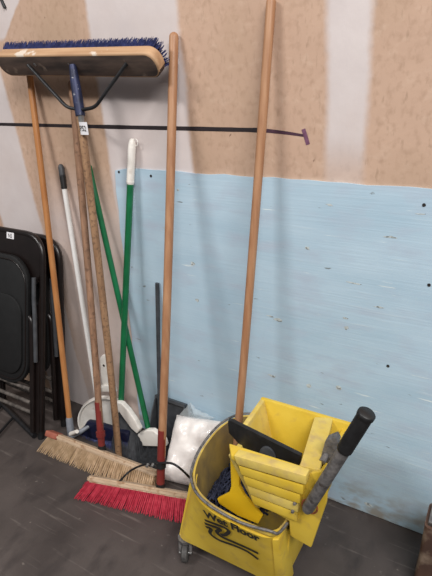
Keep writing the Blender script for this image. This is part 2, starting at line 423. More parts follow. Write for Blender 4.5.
for px, py, w_, h_ in ((278, 320, .022, .008), (270, 316, .016, .004), (346, 328, .010, .013), (309, 386, .013, .010), (338, 388, .012, .011), (272, 376, .02, .006), (353, 283, .026, .004), (379, 307, .02, .005), (307, 248, .012, .008), (390, 237, .022, .004), (178, 190, .009, .006), (193, 264, .012, .010), (197, 300, .008, .009), (165, 228, .012, .003), (345, 318, .014, .004), (420, 214, .02, .003), (369, 505, .018, .010), (330, 205, .015, .004)):
    c_ = W(px, py, -.0076); q = []
    for i in range(9):
        t = 2 * math.pi * i / 9; k = rc.uniform(.45, 1.1); q.append(c_ + V((math.cos(t) * w_ * k, 0, math.sin(t) * h_ * k)))
    mesh('paint_chip', q, [list(range(9))], chipm, panel)
# marker line across the drywall
pts = [W(px, py, -.0008) for px, py in ((-60, 122.6), (0, 124.2), (108, 126.8), (190, 128.6), (262, 130.2))]
pts = smoothpath(pts, 8)
vs, fs = ribbon(pts, [.0135 + random.uniform(-.0015, .001) for _ in pts], (0, -1, 0)); mesh('marker_line', vs, fs, M['marker'], wallb, label='thick black line across the wall')
pts = smoothpath([W(px, py, -.0008) for px, py in ((262, 130.2), (284, 132.6), (304, 135.6))], 6)
vs1 = ribbon(pts, [.0125 - .006 * i / len(pts) for i in range(len(pts))], (0, -1, 0))
mesh('marker_line', *vs1, mat('faded_marker', S_(74, 44, 62), S_(58, 34, 48), .7, (50, 50, 50)), wallb)
pts = [W(px, py, -.0012) for px, py in ((303.3, 129), (305.5, 136), (308, 144.5))]
mesh('marker_tick', *ribbon(pts, .0125, (0, -1, 0)), M['marker_purple'], wallb, label='short purple marker tick')
p0, p1 = W(0, -3, -.004), W(5, 8, -.004)
tube('cable_stub', [p0 + (p0 - p1) * 1.5, p0, p1], .006, M['black_metal'], wallb, 8)

# ------------------------------------------------------------------ inverted push broom with navy bristles
root = thing('push_broom', 'upside-down push broom with navy bristles, wooden head raised against wall', 'broom', F(119, 456, 0))
a = math.radians(36); NN = V((0, -math.cos(a), -math.sin(a))); EE = V((0, -math.sin(a), math.cos(a)))
YB = -.105
HL, HR = W(-3, 60, YB - .02), W(157, 58.5, YB - .02)
HC = (HL + HR) / 2; XX = V((1, 0, 0)); half = (HR.x - HL.x) / 2
HC = V((HC.x, YB, (HL.z + HR.z) / 2 - .009)); XX = (HR - HL).normalized(); XX.y = 0; XX.normalize()
bm = bmesh.new(); Hd, Ht = .088, .042
out = rrect(-half, half, -Hd / 2, Hd / 2, .038, 7)
fa = [bm.verts.new(HC + XX * u + EE * v + NN * Ht / 2) for u, v in out]
fb = [bm.verts.new(HC + XX * u + EE * v - NN * Ht / 2) for u, v in out]
f0 = bm.faces.new(fa); f0.material_index = 1; bm.faces.new(fb[::-1])
for i in range(len(fa)): bm.faces.new([fa[i], fb[i], fb[(i + 1) % len(fa)], fa[(i + 1) % len(fa)]])
bmesh.ops.recalc_face_normals(bm, faces=bm.faces)
ed = [e for e in bm.edges if all(v in fa for v in e.verts) or all(v in fb for v in e.verts)]
bmesh.ops.bevel(bm, geom=ed, offset=.007, segments=3, affect='EDGES', profile=.5, material=0)
bm.normal_update()
for f_ in bm.faces:
    if f_.normal.dot(EE) < -.3 and f_.normal.dot(NN) > -.9: f_.material_index = 1
autosmooth(frombm('head_block', bm, [M['wood_edge'], M['block_dark']], root, label='worn wooden broom head with a dark face'), 40)
S = []
for i in range(118):
    u = -half + .02 + (2 * half - .04) * i / 117
    for j in range(7):
        v = -Hd / 2 + .012 + (Hd - .02) * j / 6
        if abs(u) > half - .045 and math.hypot(abs(u) - half + .045, max(0, abs(v) - Hd / 2 + .045)) > .042: continue
        r0 = HC + XX * u + EE * v - NN * (Ht / 2 - .002)
        for k in range(7):
            L_ = random.uniform(.030, .040)
            S.append((r0 + XX * random.uniform(-.003, .003), r0 - NN * L_ + XX * (random.uniform(-.007, .007) + u / half * .008) + EE * (v / Hd * .02 + random.uniform(-.005, .005)), .0013))
strands('bristles', S, M['blue_bristle'], root)
FC = HC + NN * (Ht / 2)
sock0 = W(73, 68, FC.y - .004); sock1 = W(80.5, 116, FC.y - .028)
hb = F(119, 456, .0)
tube('socket', [sock0 - V((0, 0, -.01)), lerp(sock0, sock1, .3), lerp(sock0, sock1, .7), sock1], [.012, .0165, .0175, .0165], M['blue_metal'], root, 14, label='chipped blue metal handle socket')
tube('ferrule', [sock1 + (sock0 - sock1) * .02, sock1 + (hb - sock1).normalized() * .04], [.013, .012], M['steel'], root, 12)
pts, rr = pole(hb, sock1 + (sock0 - sock1) * .1, .0142, False, 14, .006)
tube('handle', pts, rr, M['wood_mottled'], root, 14)
for sgn, (ax_, ay_), (bx_, by_), (ex, ey) in ((0, (28, 65), (67, 107.5), (79, 109.5)), (1, (127, 63), (95, 107.5), (81, 110))):
    P = [W(ax_, ay_, FC.y - .004), W(bx_, by_, FC.y - .03), W(ex, ey, FC.y - .026)]
    pts = [P[0], lerp(P[0], P[1], .5)] + bez(lerp(P[0], P[1], .9), P[1], lerp(P[1], P[2], .4), 5) + [P[2]]
    tube('brace', pts, .0062, M['black_metal'], root, 8)
for px, py in ((20, 62), (36, 63.5), (70, 62.5), (128, 62)):
    p = W(px, py, FC.y + .002); tube('bolt', [p + NN * -.004, p + NN * .006, p + NN * .0085], [.0085, .008, .004], M['steel'], root, 8)
# label sticker wrapped on the socket
lc = W(83.2, 128.5, sock1.y - .0205); lx = V((1, 0, 0)); ly = V((0.0, -.05, 1)).normalized()
vs, fs = [], []
for i in range(7):
    t = (i - 3) / 3
    for j in (-1, 1): vs.append(lc + lx * t * .0185 + ly * j * .021 + V((0, abs(t) ** 2 * .003, 0)))
for i in range(6): fs.append([2 * i, 2 * i + 2, 2 * i + 3, 2 * i + 1])
lab = mesh('label_sticker', vs, fs, M['label'], root, label='white paper price label')
text_mesh('lettering', 'P52', lc + V((-.0135, -.0012, -.008)), lx, ly, .018, M['print_black'], lab, width=.027, bold=.01)

# ------------------------------------------------------------------ floor brooms
def floor_broom(name, label, A, B, hbot, htop, hr, hmat, brmat, blockm, tipA, tipB, paint_to, blen=.01, ntuft=58, rows=5, per=5, endcap=None, spread=.018, br=.0015):
    """A,B: block end points (centre line of the block); tipA/tipB: ends of the front bristle-tip line on the floor"""
    A, B = V(A), V(B); root = thing(name, label, 'broom', lerp(A, B, .5) * 1.0 - V((0, 0, (A.z + B.z) / 2)))
    ax = (B - A).normalized(); hb_, ht_ = V(hbot), V(htop); hd = (ht_ - hb_).normalized()
    fw = V((ax.y, -ax.x, 0)).normalized()            # toward the room
    tilt = math.radians(34); up = (V((0, 0, 1)) * math.cos(tilt) - fw * -math.sin(tilt) * 1).normalized()
    up = (V((0, 0, 1)) * math.cos(tilt) + fw * math.sin(tilt) * -1).normalized()
    sd = up.cross(ax).normalized()
    if sd.dot(fw) < 0: sd = -sd
    wb, tb = .040, .022
    bm = bmesh.new(); L_ = (B - A).length; C0 = (A + B) / 2
    out = rrect(-L_ / 2, L_ / 2, -wb / 2, wb / 2, .016, 4)
    fa = [bm.verts.new(C0 + ax * u + sd * v + up * tb / 2) for u, v in out]; fb = [bm.verts.new(C0 + ax * u + sd * v - up * tb / 2) for u, v in out]
    bm.faces.new(fa); bm.faces.new(fb[::-1])
    for i in range(len(fa)): bm.faces.new([fa[i], fb[i], fb[(i + 1) % len(fa)], fa[(i + 1) % len(fa)]])
    bmesh.ops.recalc_face_normals(bm, faces=bm.faces)
    ed = [e for e in bm.edges if all(v in fa for v in e.verts) or all(v in fb for v in e.verts)]
    bmesh.ops.bevel(bm, geom=ed, offset=.006, segments=2, affect='EDGES')
    autosmooth(frombm('head_block', bm, blockm, root), 40)
    if endcap:
        obox('end_cap', A + ax * .03, ax, sd, up, .068, wb + .004, tb + .004, endcap, root, .006, label='rust-red painted block end')
    S = []; tA, tB = V(tipA), V(tipB)
    for i in range(ntuft):
        t = (i + .5) / ntuft
        for j in range(rows):
            s = j / (rows - 1)                        # 0 front row .. 1 back row
            r0 = C0 + ax * (t - .5) * (L_ - .02) + sd * (wb / 2 - .008) * (1 - 2 * s) - up * (tb / 2 - .003)
            tip0 = lerp(tA, tB, t) - fw * .085 * s
            for k in range(per):
                tip = tip0 + ax * random.uniform(-.003, .003) + fw * random.uniform(-spread, spread * .6) * .6
                tip.z = .003 + random.uniform(0, .004)
                S.append((r0 + ax * random.uniform(-.002, .002) + sd * random.uniform(-.002, .002), tip, br))
    strands('bristles', S, brmat, root)
    # handle
    pts, rr = pole(hb_, ht_, hr, True, 14, .004)
    h = tube('handle', pts, rr, hmat, root, 14)
    pp = [lerp(hb_, ht_, t) + V((0, 0, 0)) for t in (0, paint_to * .5, paint_to)]
    tube('painted_end', [hb_ - hd * .004] + pp[1:], [hr * 1.04, hr * 1.05, hr * 1.04], M['red_paint'], h, 14, label='red painted lower end of the handle')
    # dark ferrule joining block and handle
    tube('ferrule', [hb_ - hd * .026, hb_ + hd * .004], [.019, .017], M['black_metal'], root, 12)
    return root, ax, fw, hd, hb_

r1, ax1, fw1, hd1, hb1 = floor_broom('push_broom', 'push broom with bright red bristles and long wooden handle, in front', F(88, 478, .088), F(195, 497, .088),
    F(160.5, 484, .105), W(174, 32, -.016), .0152, M['wood'], M['red_bristle'], M['wood_block'], F(74, 499, 0), F(192, 526, 0), .14, ntuft=60, rows=5, per=6)
# wire brace from a clamp on the handle to the block
cl = lerp(hb1, W(174, 32, -.016), .032)
cl2 = W(161, 464, cl.y)
for pts in ([(161, 463, -.02), (143, 465, 0), (131, 470, 0), (119, 482, 0)], [(161, 463, -.02), (172, 463.5, 0), (180, 468, 0), (195, 483, 0)]):
    P = [W(px, py, cl2.y - .012 + .0 * q) for px, py, q in pts]
    e = P[-1]; P[-1] = F(pts[-1][0], pts[-1][1], .10)
    P[-2] = lerp(P[-2], P[-1], .12)
    tube('wire_brace', smoothpath(P, 5), .0042, M['black_metal'], r1, 8)
tube('clamp', [cl2 - hd1 * .012, cl2 + hd1 * .012], [.0195, .0195], M['black_metal'], r1, 14)
for px in (148, 153):
    p = W(px, 464.5, cl2.y - .02); tube('wing_nut', [p, p + V((.002, -.012, 0))], [.007, .005], M['steel'], r1, 8)

r2, ax2, fw2, hd2, hb2 = floor_broom('push_broom', 'push broom with worn tan bristles and red-tipped dull brown handle', F(49, 433, .088), F(158, 474, .088),
    F(101.7, 446, .105), W(71.5, 80, -.016), .0138, M['wood_dull'], M['tan_bristle'], M['wood_block'], F(37, 451, 0), F(150, 500, 0), .135, ntuft=60, rows=5, per=6, endcap=M['red_end'])
p = W(100.2, 427, hb2.y + .01)
tube('collar', [lerp(hb2, W(71.5, 80, -.016), .03), lerp(hb2, W(71.5, 80, -.016), .045)], [.019, .019], M['red_paint'], r2, 14)

# ------------------------------------------------------------------ orange wood handle with grey ferrule and navy broom head
bb = F(71, 434, .03); tt = W(29, 70, -.016)
root = thing('angle_broom', 'navy blue broom head on a slim orange-brown wooden handle beside the black chair', 'broom', V((bb.x, bb.y, 0)))
pts, rr = pole(bb, tt, .0125, True, 12, .004); tube('handle', pts, rr, M['wood_orange'], root, 14)
d = (tt - bb).normalized()
tube('ferrule', [bb - d * .012, bb + d * .02, bb + d * .075, bb + d * .085], [.015, .0165, .0155, .0125], M['grey_plastic'], root, 14, label='grey plastic ferrule')
tube('joint', [W(71, 434, bb.y - .012), W(77, 431.5, bb.y - .02)], [.011, .009], M['white_plastic'], root, 10, label='white plastic joint')
yb = -.160
arm = [W(72, 436, bb.y - .01), W(80, 432, bb.y + .01), W(92, 424.5, yb)]
tube('arm', arm, [.012, .011, .008], M['grey_plastic'], root, 10)
prism('head', [W(px, py, yb - .018) for px, py in ((77, 438), (86, 422), (93, 423.5), (126, 434), (128, 446), (92, 449))], (0, .03, 0), M['navy_plastic'], root, .008)
S = []
for i in range(46):
    t = i / 45; r0 = lerp(W(80, 439, yb - .018), W(127, 442, yb - .018), t)
    for j in range(4):
        for k in range(4):
            q = r0 + V((0, j * .013, 0)); S.append((q, V((q.x + (t - .5) * .03 + random.uniform(-.006, .006), q.y - .01 + random.uniform(-.01, .01), .004)), .0012))
strands('bristles', S, M['blue_bristle'], root)

# ------------------------------------------------------------------ white dustpan on the wall foot
dpy = -.070
c = W(106.5, 419, dpy); R = .131
root = thing('dustpan', 'round white plastic dustpan standing against the wall behind the handles', 'dustpan', V((c.x, dpy, 0)))
lean = V((0, .03, 1)).normalized(); dx = V((CR.x, CR.y, 0)).normalized(); dn = dx.cross(lean).normalized()
if dn.y > 0: dn = -dn
bm = bmesh.new(); rings = []
nseg = 26
def ring(rad, off, low):
    L_ = []
    for i in range(nseg + 1):
        an = math.pi * (1.12 - 1.24 * i / nseg); L_.append(c + dx * math.cos(an) * rad + lean * math.sin(an) * rad * 1.0 + dn * off)
    L_ = [c + dx * -rad * .9 + lean * low + dn * off] + L_ + [c + dx * rad * .9 + lean * low + dn * off]
    return [bm.verts.new(p) for p in L_]
low = -c.z + .012
r_out = ring(R, 0, low); r_lip = ring(R * 1.0, .026, low); r_lin = ring(R * .965, .026, low); r_in = ring(R * .90, .010, low)
for a_, b_ in ((r_out, r_lip), (r_lip, r_lin), (r_lin, r_in)):
    for i in range(len(a_) - 1): bm.faces.new([a_[i], a_[i + 1], b_[i + 1], b_[i]])
bm.faces.new(r_in); bm.faces.new(r_out[::-1])
for a_, b_ in ((r_out, r_lip), (r_lip, r_lin), (r_lin, r_in)): bm.faces.new([a_[0], b_[0], b_[-1], a_[-1]]) if False else None
bmesh.ops.recalc_face_normals(bm, faces=bm.faces)
autosmooth(frombm('pan', bm, M['white_plastic'], root), 40)
hp = [W(px, py, dpy - .012) for px, py in ((101.5, 392), (99.8, 358), (101.5, 355.5), (105, 356), (106.5, 359), (109.5, 392))]
hd_ = prism('handle', hp, (0, .018, 0), M['white_plastic'], root, .004)
p = W(103.8, 365.5, dpy - .0125); tube('hanging_hole', [p, p + V((0, -.001, 0))], [.006, .006], M['print_black'], hd_, 10, label='dark hanging hole')
prism('ridge', [W(px, py, dpy - .022) for px, py in ((98, 386), (113, 386), (116, 392), (95, 392))], (0, .015, 0), M['white_plastic'], root, .004)

# ------------------------------------------------------------------ white pole with dark cap
bt = F(103, 435.5, .004); tp = W(60.5, 164, -.014)
root = thing('pole', 'thin white metal pole with a black and grey capped top', 'pole', V((bt.x, bt.y, 0)))
d = (tp - bt).normalized()
tube('shaft', [bt, lerp(bt, tp, .5), tp - d * .085], .0105, M['white_metal'], root, 14)
tube('grip', [tp - d * .10, tp - d * .045], [.0122, .0122], M['rubber'], root, 14, label='black plastic grip')
tube('cap', [tp - d * .05, tp - d * .015, tp - d * .004, tp], [.0122, .0122, .009, .004], M['dark_plastic'], root, 14, label='dark grey rounded cap')

# ------------------------------------------------------------------ green pole brooms
def green_broom(label, bt, tp, r, grip, cap_px, yc, brb, seed, hang=False):
    root = thing('angle_broom', label, 'broom', V((bt.x, yc, 0)))
    d = (tp - bt).normalized()
    g = .165
    if grip:
        tube('shaft', [bt, lerp(bt, tp, .5), tp - d * (g - .01)], r, M['green'], root, 14)
        prof = [(g, r * 1.02), (g - .006, r * 1.18)]
        k = g - .012
        while k > .03:
            prof += [(k, r * 1.2), (k - .004, r * 1.1)]; k -= .0085
        prof += [(.022, r * 1.1), (.012, r * .95), (.003, r * .7), (0, r * .4)]
        gr = tube('grip', [tp - d * q for q, _ in prof], [s for _, s in prof], M['white_plastic'], root, 16, label='white ribbed plastic grip')
        # hanging loop
        pc = tp - d * .010 + V((.016, -.0, -.004))
        lp = [pc + V((math.cos(t) * .009, 0, math.sin(t) * .012)) for t in [2 * math.pi * i / 16 for i in range(17)]]
        tube('hanging_loop', lp, .0018, M['white_plastic'], gr, 8)
    else:
        pts, rr = pole(bt, tp, r, True, 6); tube('shaft', pts, rr, M['green'], root, 14)
    P = [W(px, py, yc - .026) for px, py in cap_px]
    prism('cap', P, (0, .026, 0), M['white_plastic'], root, .006, 3, label='white plastic head cap')
    rnd = random.Random(seed); S = []
    (ax_, ay_), (bx_, by_), (cx_, cy_), (dx_, dy_) = brb       # root line a-b, tip line c-d (on the floor)
    A, B = W(ax_, ay_, yc), W(bx_, by_, yc); C_, D_ = F(cx_, cy_, .004), F(dx_, dy_, .004)
    for i in range(60):
        t = i / 59
        for j in range(5):
            for k in range(3):
                q = lerp(A, B, t) + V((0, (j - 2) * .009, 0)); e = lerp(C_, D_, t) + V((rnd.uniform(-.006, .006), (j - 2) * .013 + rnd.uniform(-.006, .006), rnd.uniform(0, .01)))
                S.append((q, e, .0013))
    strands('bristles', S, M['grey_bristle'], root)
    return root
b2 = W(149, 432, -.10)
green_broom('angle broom with bare green pole leaning left and grey bristles under a white cap', b2, W(88.3, 164, -.02), .0118, False,
    [(131.5, 446), (132.5, 440), (138, 434), (146, 430.5), (152, 430.5), (158, 435), (164, 441), (166, 447)], -.105, ((133, 445), (165, 446), (124, 471), (166, 474)), 5)
b1 = W(120.8, 407, -.125)
green_broom('green pole with white ribbed grip standing upright above a slanted white cap', b1, W(132.3, 138.5, -.018), .0128, True,
    [(114, 405), (116, 402), (121, 403.5), (128, 411), (135, 421), (139.5, 430), (137, 434), (131, 429), (123, 418)], -.125, ((118, 412), (137, 431), (116, 447), (140, 458)), 6)
# ------------------------------------------------------------------ dark grey lobby dustpan with thin pole
yd = -.055
root = thing('lobby_dustpan', 'dark grey dustpan with thin dark upright pole behind the red broom', 'dustpan', V((W(160, 430, yd).x, yd, 0)))
pb_, pt_ = W(160, 428, yd), W(157.3, 283, -.013)
tube('pole', [pb_, lerp(pb_, pt_, .5), pt_], .0088, M['dark_plastic'], root, 12)
P = [W(px, py, yd - .05) for px, py in ((146, 407), (150, 404), (170, 407), (176, 412))]
x0, x1 = P[0].x, P[3].x; zt = P[1].z
# scoop: back wall, sides and sloped floor as one shell
sec = [(-.04, zt), (-.02, zt * .97), (-.012, .02), (-.02, .004), (-.13, .004), (-.13, .010), (-.03, .016), (-.028, zt * .9), (-.044, zt * .95)]
vs, fs = [], []; ns = len(sec); xx = [x0, x0 + .006, x1 - .006, x1]
for x in xx:
    for y_, z_ in sec: vs.append((x, y_, z_))
for i in range(3):
    for k in range(ns): fs.append([i * ns + k, i * ns + (k + 1) % ns, (i + 1) * ns + (k + 1) % ns, (i + 1) * ns + k])
fs.append(list(range(ns))[::-1]); fs.append([3 * ns + k for k in range(ns)])
mesh('scoop', vs, fs, M['dark_plastic'], root)
for x in (x0, x1 - .005):
    prism('side_wall', [(x, -.02, .005), (x, -.125, .005), (x, -.125, .03), (x, -.07, zt * .75), (x, -.035, zt)], (.005, 0, 0), M['dark_plastic'], root, .0015)

# ------------------------------------------------------------------ white bag of folded cloths
def bag():
    base = F(187, 487, 0); topc = W(194, 412, -.05)
    root = thing('plastic_bag', 'clear plastic bag of folded white cloths leaning on the blue wall', 'bag', V((base.x, base.y, 0)))
    bm = bmesh.new(); bmesh.ops.create_grid(bm, x_segments=2, y_segments=2, size=1); bm.free()
    # quad corner points of the front face from the photograph, at a plane leaning back
    def corner(px, py, y): return W(px, py, y)
    BL, BR, TR, TL = F(161, 481, .012), F(198, 490, .012), corner(221, 421, -.07), corner(175, 414, -.07)
    nu, nv = 22, 26; vs = []; fs = []
    nrm = (BR - BL).cross(TL - BL).normalized()
    if nrm.y > 0: nrm = -nrm
    for side in (1, -1):
        for j in range(nv + 1):
            for i in range(nu + 1):
                u, v_ = i / nu, j / nv
                p = lerp(lerp(BL, BR, u), lerp(TL, TR, u), v_)
                e = (1 - (2 * u - 1) ** 6) * (1 - (2 * v_ - 1) ** 6); th = .048 * max(0, e) ** .5
                wr = noise.noise(p * 22) * .010 + noise.noise(p * 55) * .005
                q = p + nrm * (side * th + wr * min(1, e * 3)) - nrm * .024
                q.y = min(q.y, -.010); q.z = max(q.z, .004); vs.append(q)
    K = (nu + 1) * (nv + 1)
    for s in (0, 1):
        for j in range(nv):
            for i in range(nu):
                q = [s * K + j * (nu + 1) + i, s * K + j * (nu + 1) + i + 1, s * K + (j + 1) * (nu + 1) + i + 1, s * K + (j + 1) * (nu + 1) + i]
                fs.append(q if s == 0 else q[::-1])
    mesh('cloth_bundle', vs, fs, M['bag'], root, smooth=True)
    # clear plastic crumpled neck at the top
    bm = bmesh.new(); C_ = [(178, 416), (185, 409), (190.5, 402.5), (195, 409), (205, 413), (214, 419), (200, 424), (186, 423)]
    pv = [bm.verts.new(W(px, py, -.055 + .02 * noise.noise(V((px * .3, py * .3, 0))))) for px, py in C_]
    cv = bm.verts.new(W(193, 414, -.085))
    for i in range(len(pv)): bm.faces.new([pv[i], pv[(i + 1) % len(pv)], cv])
    bmesh.ops.subdivide_edges(bm, edges=bm.edges[:], cuts=3)
    for v_ in bm.verts: v_.co += V((noise.noise(v_.co * 60) * .004, noise.noise(v_.co * 45 + V((9, 0, 0))) * .010, noise.noise(v_.co * 50 + V((0, 7, 0))) * .004))
    m = mat('clear_poly_film', S_(214, 220, 222), None, .18); m.node_tree.nodes['Principled BSDF'].inputs['Alpha'].default_value = .38
    frombm('bag_neck', bm, m, root, label='crumpled clear plastic bag end')
bag()

# ------------------------------------------------------------------ mop bucket
RIMZ = .36
rim = [(-.41, -.555), (-.49, -.558), (-.57, -.553), (-.62, -.542), (-.66, -.524), (-.695, -.494), (-.722, -.45), (-.745, -.38), (-.756, -.30), (-.755, -.22), (-.735, -.155), (-.695, -.115), (-.62, -.097), (-.52, -.092), (-.44, -.10), (-.402, -.135), (-.388, -.2), (-.382, -.3), (-.381, -.4), (-.383, -.5), (-.391, -.54)]
rim3 = smoothpath([V((x, y, 0)) for x, y in rim] + [V((rim[0][0], rim[0][1], 0))], 4)[:-1]
bc = V((-.565, -.32, 0))
root = thing('mop_bucket', 'yellow wheeled mop bucket printed Wet Floor, front right', 'mop bucket', V((bc.x, bc.y, 0)))
def ringz(sc, z, inset=0):
    out = []
    for p in rim3:
        d = p - bc; q = bc + d * sc - d.normalized() * inset; out.append(V((q.x, q.y, z)))
    return out
prof = [(.58, .07, 0), (.64, .085, 0), (.70, .14, 0), (.93, .30, 0), (.975, .345, 0), (1.0, .347, 0), (1.012, .352, 0), (1.012, .360, 0), (1.0, .364, 0), (.97, .362, 0), (.955, .34, 0), (.90, .28, 0), (.68, .14, 0), (.62, .10, 0), (.55, .09, 0)]
vs, fs = [], []; nr = len(rim3)
for sc, z, _ in prof: vs += ringz(sc, z)
for i in range(len(prof) - 1):
    for k in range(nr):
        k2 = (k + 1) % nr; fs.append([i * nr + k, i * nr + k2, (i + 1) * nr + k2, (i + 1) * nr + k][::-1])
fs.append(list(range(nr))); fs.append([(len(prof) - 1) * nr + k for k in range(nr)][::-1])
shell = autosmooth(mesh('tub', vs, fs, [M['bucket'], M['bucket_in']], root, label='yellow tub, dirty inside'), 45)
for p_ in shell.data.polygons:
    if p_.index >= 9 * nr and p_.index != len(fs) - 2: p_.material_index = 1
# front skirt: ruled surface between the rim front and a straight foot
topc = [V((x, y, RIMZ - .016)) for x, y in ((-.716, -.456), (-.695, -.498), (-.66, -.53), (-.62, -.548), (-.57, -.559), (-.49, -.564), (-.425, -.562), (-.399, -.548))]
botx = [-.770, -.748, -.70, -.65, -.59, -.51, -.44, -.408]
vs, fs = [], []; nv = 8; nt_ = len(topc)
tp_ = smoothpath(topc, 3); bt_ = smoothpath([V((x, -.496 if i else -.485, .088)) for i, x in enumerate(botx)], 3); nt_ = len(tp_)
for off in (0, .014):
    for j in range(nv + 1):
        for i in range(nt_):
            p = lerp(bt_[i], tp_[i], j / nv); vs.append(p + V((off * .3, off, 0)))
K = nt_ * (nv + 1)
for s in (0, 1):
    for j in range(nv):
        for i in range(nt_ - 1):
            q = [s * K + j * nt_ + i, s * K + j * nt_ + i + 1, s * K + (j + 1) * nt_ + i + 1, s * K + (j + 1) * nt_ + i]; fs.append(q if s == 0 else q[::-1])
bnd = [i for i in range(nt_)] + [j * nt_ + nt_ - 1 for j in range(1, nv + 1)] + [nv * nt_ + i for i in range(nt_ - 2, -1, -1)] + [j * nt_ for j in range(nv - 1, 0, -1)]
for i in range(len(bnd)): a_, b_ = bnd[i], bnd[(i + 1) % len(bnd)]; fs.append([b_, a_, a_ + K, b_ + K])
skirt = autosmooth(mesh('front_skirt', vs, fs, M['yellow'], root, label='yellow front panel with black lettering'), 40)
# flange on the right edge of the skirt
prism('flange', [(-.402, -.556, .34), (-.385, -.548, .34), (-.378, -.49, .085), (-.410, -.500, .085)], (0, .06, 0), M['yellow'], root, .005)
# side skirts carrying the casters
prism('side_skirt', [(-.760, -.41, .30), (-.772, -.488, .088), (-.772, -.17, .088), (-.760, -.24, .30)], (.014, 0, 0), M['yellow'], root, .004)
prism('side_skirt', [(-.390, -.48, .30), (-.405, -.488, .088), (-.405, -.17, .088), (-.390, -.20, .30)], (.014, 0, 0), M['yellow'], root, .004)
prism('base_plate', [(-.768, -.49, .082), (-.412, -.49, .082), (-.412, -.16, .082), (-.768, -.16, .082)], (0, 0, .014), M['bucket'], root, .004)
# lettering plane
def skirt_pt(px, py):
    # intersect the pixel ray with the flat middle of the skirt
    p0 = V((-.5, -.564, .344)); e = V((0, .068, -.256)); n_ = V((1, 0, 0)).cross(e).normalized()
    if n_.y > 0: n_ = -n_
    r = ray(px, py); t = (p0 - CAM).dot(n_) / r.dot(n_); return CAM + r * t + n_ * .0022, n_
o0, nsk = skirt_pt(204.5, 515.5); o1, _ = skirt_pt(260.5, 541.5)
xd = (o1 - o0); wid = xd.length; xd.normalize(); yd_ = nsk.cross(xd).normalized()
if yd_.z < 0: yd_ = -yd_
text_mesh('lettering', 'Wet Floor', o0, xd, yd_, .036, M['print_black'], skirt, width=wid, bold=.042)
def lg(pts, wd):
    P = smoothpath([skirt_pt(195 + x / 5.4, 505 + y / 5.4)[0] for x, y in pts], 5); return ribbon(P, wd, nsk)
for pts, wd in (([(54, 78), (105, 97), (160, 118), (184, 139), (166, 156), (142, 158)], .0125),
                ([(54, 96), (100, 112), (138, 127), (120, 142), (146, 168), (225, 203), (290, 232), (343, 258)], .0135),
                ([(60, 115), (88, 124), (84, 150), (128, 184), (215, 216), (285, 248), (343, 290)], .0125)):
    vs, fs = lg(pts, wd); mesh('floor_mark', vs, fs, M['print_black'], skirt)
# wire bail lying on the rim
bp_ = [V((x, y, 0)) for x, y in rim]; idx = [19, 20, 0, 1, 2, 3, 4, 5, 6, 7, 8, 9, 10, 11, 12]
P = []
for q, i in enumerate(idx):
    d = bp_[i] - bc; p = bc + d * 1.03; P.append(V((p.x, p.y, RIMZ + .006 + (.012 if 1 < q < 3 else 0))))
tube('bail_handle', smoothpath(P, 4), .0042, M['grey_metal'], root, 8, label='grey wire carrying handle lying on the rim')
# inner support: yellow forked bracket
P = [W(px, py, -.475) for px, py in ((230, 458), (240, 462), (239, 486), (244, 496), (262, 517), (258, 524), (238, 516), (219, 504), (217, 499), (229, 493), (231, 486))]
prism('inner_bracket', P, (0, .012, 0), M['yellow_bright'], root, .003)
# casters
def caster(x, y, rz):
    f = thing_part('caster', root)
def wheel_geo(c, ax, r, wd):
    ax = V(ax).normalized(); vs, fs = tube_geo([V(c) - ax * wd / 2, V(c) - ax * wd * .35, V(c) + ax * wd * .35, V(c) + ax * wd / 2], [r * .86, r, r, r * .86], 20); return vs, fs
for x, y, rz in ((-.752, -.478, 25), (-.43, -.47, 60), (-.745, -.185, 100), (-.43, -.185, 10)):
    ax = V((math.cos(math.radians(rz)), math.sin(math.radians(rz)), 0)); tr = V((-ax.y, ax.x, 0)); off = tr * -.018
    c0 = V((x, y, .031)) + off
    cs = mesh('caster', *merge([tube_geo([V((x, y, .084)), V((x, y, .072))], [.026, .024], 14),
        boxgeo(-1, -1, -1, -1, -1, -1) if False else tube_geo([V((x, y, .074)) + ax * .017, c0 + ax * .017 - V((0, 0, .004))], [.008, .006], 8),
        tube_geo([V((x, y, .074)) - ax * .017, c0 - ax * .017 - V((0, 0, .004))], [.008, .006], 8)]), M['grey_metal'], root)
    autosmooth(cs, 50)
    wv, wf = wheel_geo(c0, ax, .031, .022); autosmooth(mesh('wheel', wv, wf, M['wheel'], cs, label='dark grey caster wheel'), 40)
    tube('axle', [c0 - ax * .021, c0 + ax * .021], .005, M['steel'], cs, 8)

# ------------------------------------------------------------------ wringer on the bucket
ZT = .56
root = thing('mop_wringer', 'yellow side-press wringer with ribbed front and black-gripped lever, on the bucket', 'wringer', V((-.44, -.37, .30)))
YF = -.512
BLp, BRp = F(262, 396, ZT), F(337.5, 416, ZT)
xl_t, xr_t = -.582, -.297; yb_t = BLp.y
zb = .335
# walls as tapered slabs (top outline -> bottom outline)
def slab(name, t0, t1, b1_, b0_, th, m, **k): return prism(name, [t0, t1, b1_, b0_], th, m, root, .005, **k)
slab('back_wall', (xl_t, yb_t, ZT), (xr_t + .01, yb_t + .004, ZT), (-.33, -.30, zb), (-.50, -.30, zb), (0, -.016, 0), M['yellow'])
prism('side_wall', [(xl_t, yb_t - .002, ZT - .002), (-.573, -.40, ZT - .002), (-.571, -.425, ZT - .05), (-.562, YF + .004, ZT - .03), (-.495, -.47, zb), (-.50, -.30, zb)], (.016, 0, 0), M['yellow_worn'], root, .004)
slab('side_wall', (-.362, yb_t - .012, ZT - .006), (-.362, YF + .008, ZT - .006), (-.40, -.47, zb), (-.40, -.31, zb), (.014, 0, 0), M['yellow'])
# wide right rim
prism('rim_band', [F(314.5, 416.5, ZT), F(333.5, 417.5, ZT), F(319.5, 470.5, ZT), F(299.5, 465.5, ZT)], (0, 0, -.022), M['yellow_worn'], root, .005)
